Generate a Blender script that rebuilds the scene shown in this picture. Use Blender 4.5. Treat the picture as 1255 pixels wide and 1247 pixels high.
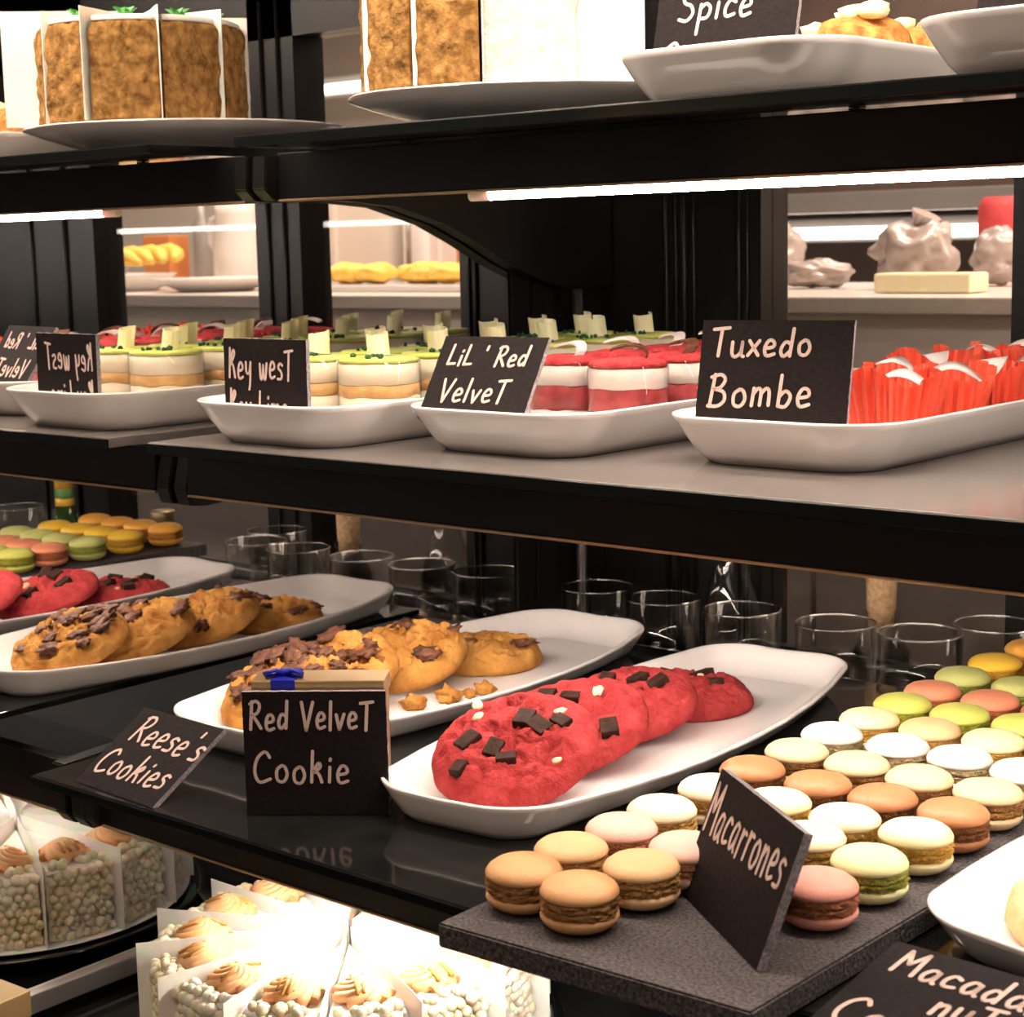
import bpy, bmesh, math, random
from mathutils import Vector, Matrix, noise
C = bpy.context.scene.collection
for o in list(bpy.data.objects): bpy.data.objects.remove(o)
V = Vector; PI = math.pi; R = math.radians
random.seed(7)

# ------------------------------------------------------------------ camera
F = 2144.27; YAW, PITCH, ROLL = R(40.69345), R(8.58955), R(-1.26873)
_f = V((-math.sin(YAW)*math.cos(PITCH), math.cos(YAW)*math.cos(PITCH), -math.sin(PITCH)))
_r0 = V((math.cos(YAW), math.sin(YAW), 0)); _u0 = _r0.cross(_f)
_r = _r0*math.cos(ROLL) + _u0*math.sin(ROLL); _u = -_r0*math.sin(ROLL) + _u0*math.cos(ROLL)
cam_d = bpy.data.cameras.new('camera'); cam = bpy.data.objects.new('camera', cam_d); C.objects.link(cam)
cam.matrix_world = Matrix(((_r.x, _u.x, -_f.x, 0), (_r.y, _u.y, -_f.y, 0), (_r.z, _u.z, -_f.z, 0), (0, 0, 0, 1)))
cam_d.sensor_width = 36; cam_d.sensor_fit = 'HORIZONTAL'; cam_d.lens = F/1255*36; cam_d.clip_start = .05
cam_d.dof.use_dof = True; cam_d.dof.focus_distance = 1.2; cam_d.dof.aperture_fstop = 20
bpy.context.scene.camera = cam

# ------------------------------------------------------------------ world and exposure
w = bpy.data.worlds.new('world'); bpy.context.scene.world = w; w.use_nodes = True
w.node_tree.nodes['Background'].inputs[0].default_value = (1.0, .86, .74, 1)
w.node_tree.nodes['Background'].inputs[1].default_value = .09
vs = bpy.context.scene.view_settings
vs.view_transform = 'Standard'; vs.look = 'None'; vs.gamma = 1; vs.use_curve_mapping = False; vs.exposure = 0.45

def area(name, loc, target, sx, sy, power, col):
    l = bpy.data.lights.new(name, 'AREA'); l.shape = 'RECTANGLE'; l.size = sx; l.size_y = sy; l.energy = power; l.color = col
    o = bpy.data.objects.new(name, l); C.objects.link(o); o.location = loc
    o.rotation_euler = (V(target)-V(loc)).to_track_quat('-Z', 'Y').to_euler(); return o
WARM = (1, .83, .68)
# canopy lamp over the top shelf, ceiling lamps of the shop, ceiling lamps of the kitchen behind
area('canopy_light', (-.55, .80, .47), (-.62, 1.05, 0), 1.4, .06, 13, WARM)
area('shop_ceiling_light', (.2, -.9, 1.9), (-.7, 1, -.3), 1.6, 1.2, 20, WARM)
area('kitchen_ceiling_light', (-.1, 2.45, 1.5), (-.1, 2.8, -.3), 3.5, .7, 105, (1, .84, .70))

# ------------------------------------------------------------------ pixel -> point in the place
def ray(px, py): return _r*((px-627.5)/F) - _u*((py-623.5)/F) + _f
def az(px, py, z): d = ray(px, py); return d*(z/d.z)
def ax(px, py, x): d = ray(px, py); return d*(x/d.x)
def ay(px, py, y): d = ray(px, py); return d*(y/d.y)
X0 = -1.143                                        # the mirror end wall
def mir(v): return V((2*X0-v.x, v.y, v.z))         # where the thing stands that is seen in the mirror
K = 1.0546
ZU, ZM, ZL, ZB = .085, -.141, -.37, -.600          # tops of the shelves (first two before the factor K) and of the bottom deck

# ------------------------------------------------------------------ materials
def mat(name, col, rough=.5, metal=0, noise_scale=0, col2=None, bump=0, bump_scale=None, spec=.5, trans=0, ior=1.45,
        coat=0, sss=0, emit=None, estr=0, contrast=.5, detail=6):
    m = bpy.data.materials.new(name); m.use_nodes = True; nt = m.node_tree; b = nt.nodes['Principled BSDF']
    b.inputs['Base Color'].default_value = (*col, 1); b.inputs['Roughness'].default_value = rough
    b.inputs['Metallic'].default_value = metal; b.inputs['Specular IOR Level'].default_value = spec
    b.inputs['Transmission Weight'].default_value = trans; b.inputs['IOR'].default_value = ior
    b.inputs['Coat Weight'].default_value = coat; b.inputs['Coat Roughness'].default_value = .04
    if sss:
        b.inputs['Subsurface Weight'].default_value = sss; b.inputs['Subsurface Scale'].default_value = .004
    if emit: b.inputs['Emission Color'].default_value = (*emit, 1); b.inputs['Emission Strength'].default_value = estr
    tc = nt.nodes.new('ShaderNodeTexCoord')
    if noise_scale:
        n = nt.nodes.new('ShaderNodeTexNoise'); n.inputs['Scale'].default_value = noise_scale; n.inputs['Detail'].default_value = detail
        r = nt.nodes.new('ShaderNodeValToRGB'); r.color_ramp.elements[0].position = .5-contrast*.35; r.color_ramp.elements[1].position = .5+contrast*.35
        r.color_ramp.elements[0].color = (*col, 1); r.color_ramp.elements[1].color = (*(col2 or col), 1)
        nt.links.new(tc.outputs['Object'], n.inputs['Vector']); nt.links.new(n.outputs['Fac'], r.inputs['Fac'])
        nt.links.new(r.outputs['Color'], b.inputs['Base Color'])
    if bump:
        n2 = nt.nodes.new('ShaderNodeTexNoise'); n2.inputs['Scale'].default_value = bump_scale or noise_scale or 100; n2.inputs['Detail'].default_value = 4
        bp = nt.nodes.new('ShaderNodeBump'); bp.inputs['Strength'].default_value = bump; bp.inputs['Distance'].default_value = .002
        nt.links.new(tc.outputs['Object'], n2.inputs['Vector']); nt.links.new(n2.outputs['Fac'], bp.inputs['Height'])
        nt.links.new(bp.outputs['Normal'], b.inputs['Normal'])
    return m
M = {}
M['black_metal'] = mat('black_metal', (.004, .0035, .0035), .4, bump=.05, bump_scale=900, spec=.25)
M['black_satin'] = mat('black_satin', (.006, .005, .0045), .32, bump=.15, bump_scale=1200, spec=.25)
M['black_glass'] = mat('black_glass', (.006, .006, .006), .07, noise_scale=30, col2=(.012, .012, .011), spec=.6)
M['mid_glass'] = mat('mid_glass', (.125, .108, .100), .17, noise_scale=14, col2=(.165, .145, .135), spec=.6, bump=.02, bump_scale=300)
M['glass_edge'] = mat('glass_edge', (.003, .004, .0035), .2, spec=.25)
M['trim_gold'] = mat('trim_gold', (.48, .32, .19), .35, metal=.7)
M['steel'] = mat('steel', (.55, .52, .50), .3, metal=.8, noise_scale=5, col2=(.62, .58, .55))
M['rod'] = mat('rod', (.45, .43, .42), .25, metal=.9)
M['china'] = mat('china', (.86, .81, .78), .12, spec=.6, noise_scale=3, col2=(.88, .83, .80), coat=.3)
M['card'] = mat('card', (.010, .007, .007), .6, noise_scale=260, col2=(.017, .012, .012), bump=.15, spec=.1)
M['card_edge'] = mat('card_edge', (.10, .085, .09), .8, noise_scale=500, col2=(.42, .36, .38), bump=.4, contrast=.8)
M['chalk'] = mat('chalk', (.58, .41, .36), .7, noise_scale=700, col2=(.66, .50, .44))
M['slate'] = mat('slate', (.014, .012, .012), .75, noise_scale=520, col2=(.12, .10, .10), bump=1, bump_scale=420, contrast=.45)
M['mirror'] = mat('mirror', (.86, .85, .84), .0, metal=1)
M['tube'] = mat('tube', (1, 1, 1), .5, emit=(1, .87, .76), estr=60)
M['kitchen_tube'] = mat('kitchen_tube', (1, 1, 1), .5, emit=(1, .9, .82), estr=4)
M['paper'] = mat('paper', (.93, .87, .80), .6, noise_scale=20, col2=(.96, .90, .84), sss=.3)
M['gold_card'] = mat('gold_card', (.62, .42, .20), .32, metal=.75, noise_scale=8, col2=(.66, .46, .23))
M['ribbon'] = mat('ribbon', (.015, .02, .32), .3)
M['reese'] = mat('cookie_gold', (.30, .11, .02), .85, noise_scale=45, col2=(.56, .28, .07), bump=1, bump_scale=220, spec=.2)
M['red_cookie'] = mat('cookie_red', (.22, .014, .016), .9, noise_scale=70, col2=(.42, .055, .055), bump=1, contrast=.8, bump_scale=260, spec=.15)
M['pale_cookie'] = mat('cookie_pale', (.62, .38, .16), .85, noise_scale=50, col2=(.84, .64, .38), bump=.8, bump_scale=240, spec=.2)
M['choc'] = mat('dark_chocolate', (.020, .008, .005), .7, spec=.15, noise_scale=120, col2=(.045, .02, .012), bump=.4, bump_scale=400)
M['milk_choc'] = mat('milk_chocolate', (.075, .022, .008), .55, noise_scale=150, col2=(.17, .06, .025), bump=.7, bump_scale=400)
M['white_chip'] = mat('white_chip', (.85, .55, .30), .5, noise_scale=100, col2=(.9, .72, .48))
M['crumb_cake'] = mat('crumb_cake', (.10, .042, .009), .9, noise_scale=120, col2=(.40, .215, .07), bump=1, bump_scale=260, contrast=.7, spec=.1, detail=8)
M['coconut'] = mat('coconut', (.60, .50, .42), .8, noise_scale=90, col2=(.80, .73, .66), bump=1, bump_scale=230)
M['frosting'] = mat('frosting', (.90, .84, .76), .5, sss=.2, noise_scale=30, col2=(.94, .88, .82), bump=.2, bump_scale=120)
M['green_leaf'] = mat('green_garnish', (.05, .24, .05), .5, noise_scale=60, col2=(.09, .36, .07), bump=.3, bump_scale=200)
M['herb'] = mat('herb', (.01, .06, .02), .6, noise_scale=80, col2=(.02, .10, .03))
M['cream'] = mat('cream', (.93, .82, .62), .5, noise_scale=45, col2=(.95, .87, .70), sss=.2)
M['lime_top'] = mat('lime_top', (.52, .60, .08), .3, noise_scale=50, col2=(.70, .74, .22))
M['sponge'] = mat('sponge', (.55, .27, .07), .8, noise_scale=70, col2=(.85, .58, .26), bump=.5, bump_scale=260, contrast=.8)
M['white_choc'] = mat('white_choc', (.88, .78, .48), .4, sss=.2, noise_scale=30, col2=(.92, .84, .58))
M['red_crumb'] = mat('red_crumb', (.33, .012, .016), .9, noise_scale=140, col2=(.55, .05, .05), bump=1, bump_scale=350)
M['red_sponge'] = mat('red_sponge', (.24, .008, .012), .7, noise_scale=70, col2=(.50, .06, .07), contrast=.6, bump=.3, bump_scale=200)
M['white_cream'] = mat('white_cream', (.93, .85, .80), .5, sss=.2, noise_scale=20, col2=(.95, .88, .84))
M['red_paper'] = mat('red_paper', (.78, .075, .035), .45, noise_scale=25, col2=(.86, .12, .06), sss=.15)
M['wave'] = mat('pale_wave', (.82, .70, .66), .35, noise_scale=30, col2=(.86, .76, .72))
M['ball'] = mat('white_ball', (.82, .68, .42), .35, noise_scale=25, col2=(.92, .84, .70), sss=.2)
M['peach'] = mat('peach_frosting', (.80, .38, .15), .45, noise_scale=40, col2=(.88, .52, .27), sss=.2)
M['caramel'] = mat('caramel', (.55, .26, .05), .3)
M['orange_cake'] = mat('orange_cake', (.36, .11, .02), .85, noise_scale=120, col2=(.68, .32, .08), bump=1, bump_scale=350)
M['cork'] = mat('cork', (.42, .25, .12), .85, noise_scale=200, col2=(.62, .42, .24), bump=.5)
M['green_glass'] = mat('green_glass', (.02, .05, .01), .08, spec=.6)
M['label_gold'] = mat('label_gold', (.70, .42, .05), .35, metal=.4)
M['label_green'] = mat('label_green', (.10, .22, .06), .5)
M['jar_lid'] = mat('jar_lid', (.16, .11, .06), .35, metal=.7)
M['wall'] = mat('kitchen_wall', (.74, .66, .58), .6, noise_scale=2, col2=(.78, .70, .62))
M['floor'] = mat('floor_tile', (.10, .085, .075), .5, noise_scale=6, col2=(.14, .12, .11))
M['counter'] = mat('counter', (.60, .54, .49), .35, metal=.2, noise_scale=4, col2=(.64, .58, .53))
M['counter_front'] = mat('counter_front', (.33, .30, .285), .45, metal=.3, noise_scale=4, col2=(.37, .34, .32))
M['plastic_bag'] = mat('plastic_bag', (.34, .27, .25), .2, spec=.8, noise_scale=9, col2=(.52, .42, .38), bump=.5, bump_scale=60)
M['yellow_bun'] = mat('yellow_bun', (.80, .46, .06), .6, noise_scale=30, col2=(.88, .60, .14))
M['amber'] = mat('amber_lamp', (1, .6, .3), .5, emit=(1, .42, .14), estr=45)
M['red_cloth'] = mat('red_cloth', (.45, .03, .04), .7, noise_scale=20, col2=(.55, .06, .06))
M['backdrop'] = mat('backdrop_dark', (.09, .06, .05), .4, metal=.4, noise_scale=6, col2=(.13, .09, .075))
M['wall_dark'] = mat('darkener', (.26, .21, .19), .4, noise_scale=5, col2=(.36, .30, .27))
M['orange_box'] = mat('orange_box', (.62, .20, .06), .6, noise_scale=8, col2=(.68, .25, .08))
def thin(name, tint, base, edge, power, rough=.02):
    """thin clear glass: see-through with reflection growing towards its grazing edges"""
    m = bpy.data.materials.new(name); M[name] = m; m.use_nodes = True; nt = m.node_tree; nt.nodes.clear()
    out = nt.nodes.new('ShaderNodeOutputMaterial'); mx = nt.nodes.new('ShaderNodeMixShader'); tr = nt.nodes.new('ShaderNodeBsdfTransparent')
    gl = nt.nodes.new('ShaderNodeBsdfGlossy'); gl.inputs['Roughness'].default_value = rough; tr.inputs[0].default_value = (*tint, 1)
    lw = nt.nodes.new('ShaderNodeLayerWeight'); lw.inputs['Blend'].default_value = .5
    pw = nt.nodes.new('ShaderNodeMath'); pw.operation = 'POWER'; pw.inputs[1].default_value = power
    ml = nt.nodes.new('ShaderNodeMath'); ml.operation = 'MULTIPLY_ADD'; ml.inputs[1].default_value = edge; ml.inputs[2].default_value = base
    nt.links.new(lw.outputs['Facing'], pw.inputs[0]); nt.links.new(pw.outputs[0], ml.inputs[0]); nt.links.new(ml.outputs[0], mx.inputs[0])
    nt.links.new(tr.outputs[0], mx.inputs[1]); nt.links.new(gl.outputs[0], mx.inputs[2]); nt.links.new(mx.outputs[0], out.inputs[0])
thin('pane', (.96, .95, .94), .035, .45, 3); thin('glass', (.95, .94, .92), .025, .5, 3.5); thin('glass_rim', (.95, .94, .92), .38, .5, 1.5); thin('clear_cup', (.97, .96, .95), .02, .5, 4)

# ------------------------------------------------------------------ mesh helpers
def obj(name, me, mats, parent=None, smooth=False):
    if isinstance(me, bmesh.types.BMesh):
        bm = me; me = bpy.data.meshes.new(name); bmesh.ops.recalc_face_normals(bm, faces=bm.faces); bm.to_mesh(me); bm.free()
    if not isinstance(mats, (list, tuple)): mats = [mats]
    if not me.materials:
        for m in mats: me.materials.append(M[m] if isinstance(m, str) else m)
    if smooth: me.polygons.foreach_set('use_smooth', [True]*len(me.polygons))
    o = bpy.data.objects.new(name, me); C.objects.link(o)
    if parent: o.parent = parent
    return o
def tag(o, label, cat, group=None, kind=None):
    o['label'] = label; o['category'] = cat
    if group: o['group'] = group
    if kind: o['kind'] = kind
    return o
def thing(name, label, cat, loc=(0, 0, 0), rz=0, group=None):
    o = bpy.data.objects.new(name, None); C.objects.link(o); o.location = loc; o.rotation_euler = (0, 0, rz); o.empty_display_size = .02
    return tag(o, label, cat, group)
def struct(name, me, m, parent=None):
    o = obj(name, me, m, parent)
    if not parent: o['kind'] = 'structure'
    return o
def box(bm, x0, x1, y0, y1, z0, z1, mi=0, bev=0):
    vs_ = [bm.verts.new((x, y, z)) for z in (z0, z1) for y in (y0, y1) for x in (x0, x1)]
    fs = [bm.faces.new([vs_[i] for i in q]) for q in ((0, 2, 3, 1), (4, 5, 7, 6), (0, 1, 5, 4), (1, 3, 7, 5), (3, 2, 6, 7), (2, 0, 4, 6))]
    for f in fs: f.material_index = mi
    if bev:
        es = {e for f in fs for e in f.edges}; bmesh.ops.bevel(bm, geom=list(es), offset=bev, segments=2, affect='EDGES', profile=.6)
    return bm
def bx(*a, **k): return box(bmesh.new(), *a, **k)
def lathe(prof, n=32, bm=None, loc=(0, 0, 0), wob=None, mi=None):
    bm = bm or bmesh.new(); rings = []; lx, ly, lz = loc
    for i, (r, z) in enumerate(prof):
        if r < 1e-6: rings.append([bm.verts.new((lx, ly, lz+z))]); continue
        rg = []
        for k in range(n):
            a = 2*PI*k/n; rr, zz = r, z
            if wob: rr, zz = wob(i, a, r, z)
            rg.append(bm.verts.new((lx+rr*math.cos(a), ly+rr*math.sin(a), lz+zz)))
        rings.append(rg)
    for i, (A, B) in enumerate(zip(rings, rings[1:])):
        for k in range(n):
            j = (k+1) % n
            if len(A) == 1 and len(B) == 1: continue
            if len(A) == 1: f = bm.faces.new((A[0], B[k], B[j]))
            elif len(B) == 1: f = bm.faces.new((A[k], A[j], B[0]))
            else: f = bm.faces.new((A[k], A[j], B[j], B[k]))
            f.smooth = True
            if mi is not None: f.material_index = mi[i] if isinstance(mi, (list, tuple)) else mi
    return bm
def tube(bm, pts, r, n=8, cap=True):
    pts = [V(p) for p in pts]; rings = []
    for i, p in enumerate(pts):
        t = (pts[min(i+1, len(pts)-1)]-pts[max(i-1, 0)]).normalized(); a = t.orthogonal().normalized() if i == 0 else (a-t*a.dot(t)).normalized(); b = t.cross(a)
        rr = r[i] if isinstance(r, (list, tuple)) else r
        rings.append([bm.verts.new(p+(a*math.cos(2*PI*k/n)+b*math.sin(2*PI*k/n))*rr) for k in range(n)])
    for A, B in zip(rings, rings[1:]):
        for k in range(n): f = bm.faces.new((A[k], A[(k+1) % n], B[(k+1) % n], B[k])); f.smooth = True
    if cap: bm.faces.new(rings[0][::-1]); bm.faces.new(rings[-1])
    return bm
def prism(bm, poly, y0, y1, axis='y'):
    def P(a, b, t): return (a, t, b) if axis == 'y' else ((t, a, b) if axis == 'x' else (a, b, t))
    A = [bm.verts.new(P(a, b, y0)) for a, b in poly]; B = [bm.verts.new(P(a, b, y1)) for a, b in poly]; n = len(poly)
    bm.faces.new(A); bm.faces.new(B[::-1])
    for k in range(n): bm.faces.new((A[k], B[k], B[(k+1) % n], A[(k+1) % n]))
    return bm
def blob(bm, c, rad, seed=0, amp=.25, sub=2, sc=(1, 1, 1), freq=1.5):
    res = bmesh.ops.create_icosphere(bm, subdivisions=sub, radius=1); o = V((seed*3.1, seed*1.7, 0))
    for v in res['verts']:
        p = v.co.copy(); k = 1+amp*noise.noise(p*freq+o)
        v.co = V((c[0]+p.x*k*rad*sc[0], c[1]+p.y*k*rad*sc[1], c[2]+p.z*k*rad*sc[2]))
    for f in {f for v in res['verts'] for f in v.link_faces}: f.smooth = True
    return bm
def dup(root, loc=None, rz=None, label=None, group=None):
    r = root.copy(); C.objects.link(r)
    if loc is not None: r.location = loc
    if rz is not None: r.rotation_euler = (root.rotation_euler[0], root.rotation_euler[1], rz)
    if label: r['label'] = label
    if group: r['group'] = group
    for ch in list(root.children):
        c = ch.copy(); C.objects.link(c); c.parent = r
        for g in list(ch.children):
            d = g.copy(); C.objects.link(d); d.parent = c
    return r

# ------------------------------------------------------------------ the room shell
struct('floor', bx(-4, 4, -3.5, 4.2, -1.42, -1.40), 'floor')
struct('wall_back', bx(-4, 4, 3.6, 3.7, -1.40, 2.1), 'wall')
struct('ceiling', bx(-4, 4, -3.5, 4.2, 2.1, 2.15), 'wall')
# wall_left: black upright behind the mirror
YW = 1.48
wl = struct('wall_left', bx(X0-.03, X0, 1.331, YW+.02, -.62, .55), 'black_satin')
for i, (a, b) in enumerate(((1.333, 1.362), (1.366, 1.398), (1.452, 1.476))):
    obj('panel_strip', bx(X0, X0+.003, a, b, -.60, .48, bev=.001), 'black_satin', wl)
slots = bmesh.new()
for k in range(26):
    z = -.58+k*.04
    box(slots, X0, X0+.006, 1.405, 1.412, z, z+.026); box(slots, X0, X0+.006, 1.440, 1.447, z, z+.026)
sl = obj('slotted_strip', slots, 'black_metal', wl); sl['kind'] = 'stuff'
obj('steel_rod', tube(bmesh.new(), [(X0+.013, 1.425, -.55), (X0+.013, 1.425, -.047)], .0055, 12), 'rod', wl)
# mirror end panel
mp = thing('mirror_panel', 'tall mirror end wall of the display case reflecting the cakes and cookies at left', 'mirror', (X0, .9, -.572))
obj('mirror_glass', bx(-.006, 0, -.5, .430, 0, 1.12), 'mirror', mp)
obj('backing', bx(-.012, -.0065, -.5, .430, -.01, 1.12), 'black_metal', mp)
obj('bottom_channel', bx(-.003, .007, -.5, .430, -.016, -.0005, bev=.001), 'steel', mp)
struct('wall_left_lower', bx(X0-.03, X0, .35, YW, -1.0, -.592), 'black_metal')

# back frame with windows
ZW0, ZW1 = -.415, .254
def upright(name, x0, x1, grooves):
    o = struct(name, bx(x0, x1, YW, YW+.05, -.60, .56), 'black_satin')
    for g, wd in grooves: obj('ridge', tube(bmesh.new(), [(g, YW-.001, -.41), (g, YW-.001, .3)], wd, 8), 'black_satin', o)
    return o
upright('trim_1', X0, -.943, ((-1.056, .003), (-1.044, .002), (-1.034, .004), (-1.022, .0025), (-.968, .003), (-.958, .002)))
upright('trim_2', -.681, -.600, ((-.655, .003), (-.625, .003)))
upright('trim_3', -.264, .02, ((-.2, .004), (-.12, .003)))
struct('trim_4', bx(X0, 1.2, YW, YW+.05, ZW1, .56), 'black_satin')
struct('trim_5', bx(X0, 1.2, YW, YW+.05, -.60, ZW0), 'black_satin')
for n_, (a, b) in enumerate(((-.943, -.681), (-.600, -.264), (.02, .45)), 1):
    wdw = struct('window_%d' % n_, bx(a, b, YW+.012, YW+.020, ZW0, ZW0+.006), 'black_metal')
    obj('pane', bx(a, b, YW+.020, YW+.023, ZW0, ZW1), 'pane', wdw)
# lower back ledge where the glasses stand
t6 = struct('trim_6', bx(X0, 1.0, 1.279, YW, -.60, -.4325), 'black_metal')
obj('ledge_top', bx(X0, 1.0, 1.281, YW, -.4323, -.4283), 'counter_front', t6)
# bottom deck and the case front sill
struct('trim_7', bx(X0, 1.0, .40, 1.279, -.63, ZB), 'black_glass')
struct('trim_8', bx(X0, 1.0, .38, 1.42, -1.0, -.631), 'black_metal')
# canopy
cn = struct('trim_9', bx(X0, 1.0, .72, YW, .56, .60), 'black_metal')

# ------------------------------------------------------------------ shelves
def shelf(name, label, z, x0, yf, yb, gm, rail, tubez=None, gusset=None, th=.008):
    t = thing(name, label, 'shelf', (0, 0, 0))
    obj('glass_panel', bx(x0, .9, yf, yb, z-th, z, bev=.0008), gm, t)
    obj('front_edge', bx(x0-.0006, .9, yf-.0018, yf-.0002, z-th-.0014, z-.0008, bev=.0006), 'glass_edge', t)
    ry0, rz0, rz1 = rail
    obj('front_rail', bx(X0+.021, .9, ry0, ry0+.012, rz0, rz1, bev=.001), 'black_metal', t)
    obj('rail_lip', bx(X0+.021, .9, ry0-.001, ry0+.016, rz0-.0022, rz0-.0002, bev=.0006), 'trim_gold', t)
    for k in range(5): obj('clip', bx(-.98+k*.4, -.972+k*.4, ry0+.002, ry0+.010, rz1+.0002, z-th-.0002), 'black_metal', t)
    # side bracket flush with the mirror
    pr = gusset or [(yf+.048, z-.012), (yb, z-.012), (yb, z-.03), (yf+.06, rz0-.012), (yf+.044, rz0-.010), (yf+.040, rz0+.004)]
    b = prism(bmesh.new(), pr, X0+.003, X0+.020, 'x'); bmesh.ops.bevel(b, geom=list(b.edges), offset=.0012, segments=2, affect='EDGES')
    obj('bracket', b, 'black_satin', t)
    obj('back_rail', bx(X0+.025, .9, yb-.02, yb-.003, z-.022, z-th-.0002), 'black_metal', t)
    if tubez:
        x_, y_, z_, r_ = tubez
        tb = obj('light_tube', tube(bmesh.new(), [(x_, y_, z_), (.85, y_, z_)], r_, 12), 'tube', t)
        obj('tube_cap', tube(bmesh.new(), [(x_-.02, y_, z_), (x_, y_, z_)], r_*1.15, 12), 'white_cream', tb)
        obj('tube_holder', bx(x_-.02, .86, y_-.008, y_+.008, z_+r_+.0005, z_+r_+.004), 'steel', t)
    return t
gcurve = [(1.00, .078), (1.45, .078), (1.476, .05), (1.476, -.046), (1.400, -.046)]
gcurve += [(1.355, -.035), (1.313, -.020), (1.265, .002), (1.22, .020), (1.156, .036), (1.09, .041), (1.03, .040), (1.008, .041), (.998, .050)]
ZU *= K; ZM *= K
shelf('display_shelf', 'top display shelf with black rail and glowing light tube, holding the cakes', ZU, -1.086, .9365, 1.45,
      'black_glass', (1.012, .042, .080), (-.900, 1.030, .0380, .0040), gusset=gcurve)
shelf('display_shelf', 'middle display shelf with pale top carrying the three dessert trays', ZM, -1.117, .859, 1.45,
      'mid_glass', (.900, -.196, -.160), (-1.05, .925, -.1880, .005))
shelf('display_shelf', 'lowest glossy black glass shelf carrying cookie plates and macaron slab', ZL, -1.059, .696, 1.277,
      'black_glass', (.798, -.448, -.405), (-1.0, .835, -.4400, .005),
      gusset=[(.782, ZL-.030), (1.27, ZL-.007), (1.27, ZL-.04), (.82, -.450), (.790, -.450), (.782, -.440)], th=.0055)
ZU /= K; ZM /= K

# ------------------------------------------------------------------ white dishes
def rrect(w, l, r, n=8):
    pts = []
    for cx, cy, a0 in ((w/2-r, l/2-r, 0), (-w/2+r, l/2-r, 90), (-w/2+r, -l/2+r, 180), (w/2-r, -l/2+r, 270)):
        for k in range(n+1): a = R(a0+90*k/n); pts.append((cx+r*math.cos(a), cy+r*math.sin(a)))
    out = []                                     # more points on the long sides
    for i, p in enumerate(pts):
        q = pts[(i+1) % len(pts)]; out.append(p)
        if i % (n+1) == n:
            for k in range(1, 8): out.append((p[0]+(q[0]-p[0])*k/8, p[1]+(q[1]-p[1])*k/8))
    return out
def dish_mesh(w, l, r, h, wall, lift=0, bow=0, th=.0028):
    bm = bmesh.new(); rings = []
    # (inset, z)
    prof = [(wall*.98, .0022), (wall*.95, 0), (wall*.80, 0), (wall*.55, h*.22), (wall*.28, h*.58), (wall*.08, h*.88), (0, h), (.0004, h+.0012), (.002, h+.0014), (.0045, h-.0005),
            (wall*.30+th, h*.62+th*.6), (wall*.58+th, h*.24+th), (wall*.85+th, .0045), (wall*1.2+th, .0035)]
    for ins, z in prof:
        rr = max(r-ins*.75, .006); ww, ll = w-2*ins, l-2*ins; ring = []
        for x, y in rrect(ww, ll, min(rr, ww/2-.001)):
            u = abs(y)/(l/2); s = abs(x)/(w/2)
            x2 = x*(1+bow*(1-u*u)); k = (u**3)*lift*(z/h) if h else 0
            ring.append(bm.verts.new((x2, y, z+k*(.6+.4*s))))
        rings.append(ring)
    n = len(rings[0])
    for A, B in zip(rings, rings[1:]):
        for k in range(n): f = bm.faces.new((A[k], A[(k+1) % n], B[(k+1) % n], B[k])); f.smooth = True
    bm.faces.new(rings[0][::-1]); bm.faces.new(rings[-1])
    return bm
def dish(name, label, cat, loc, rz, w, l, r, h, wall, lift=0, bow=0, group=None):
    o = obj(name, dish_mesh(w, l, r, h, wall, lift, bow), 'china'); o.location = loc; o.rotation_euler = (0, 0, rz)
    return tag(o, label, cat, group)
_start = set(bpy.data.objects)
def scaled_section(start):
    for o in bpy.data.objects:
        if o not in start and not o.parent:
            o.location = o.location*K; o.scale = V(o.scale)*K
TW, TL, TH = .167, .44, .030
dish('serving_tray', 'white oblong tray of key lime cups nearest the mirror on the middle shelf', 'tray', (-.960, .826+TL/2, ZM+.0005), 0, TW, TL, .045, TH, .027)
dish('serving_tray', 'white oblong tray of red and white cups in the centre of the middle shelf', 'tray', (-.776, .866+TL/2, ZM+.0005), R(-.5), TW, TL, .045, TH, .027)
dish('serving_tray', 'white oblong tray holding red paper cases on the middle shelf', 'tray', (-.578, .900+TL/2, ZM+.0005), 0, TW, TL, .045, TH, .027)
dish('serving_tray', 'white oblong tray behind the spice card on the top shelf', 'tray', (-.614, .897+TL/2, ZU+.0005), 0, TW, TL, .045, TH, .027)
dish('serving_tray', 'white tray at the top right corner of the top shelf', 'tray', (-.395, .880+TL/2, ZU+.0005), 0, TW, TL, .045, TH, .027)
scaled_section(_start)
dish('cookie_plate', 'long white plate of golden peanut butter cookies beside the mirror', 'plate', (-.985, 1.034, ZL+.0005), R(0), .124, .466, .032, .021, .020, .004, .74)
dish('cookie_plate', 'long white plate holding red chocolate chunk cookies', 'plate', (-.7500, 1.010, ZL+.0005), R(4.5), .122, .476, .032, .021, .020, .004, .62)
dish('cookie_plate', 'white plate with pale nut cookie at the right edge', 'plate', (-.300, .985, ZL+.0005), R(-9), .150, .44, .034, .022, .028, .004, .45)

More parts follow.
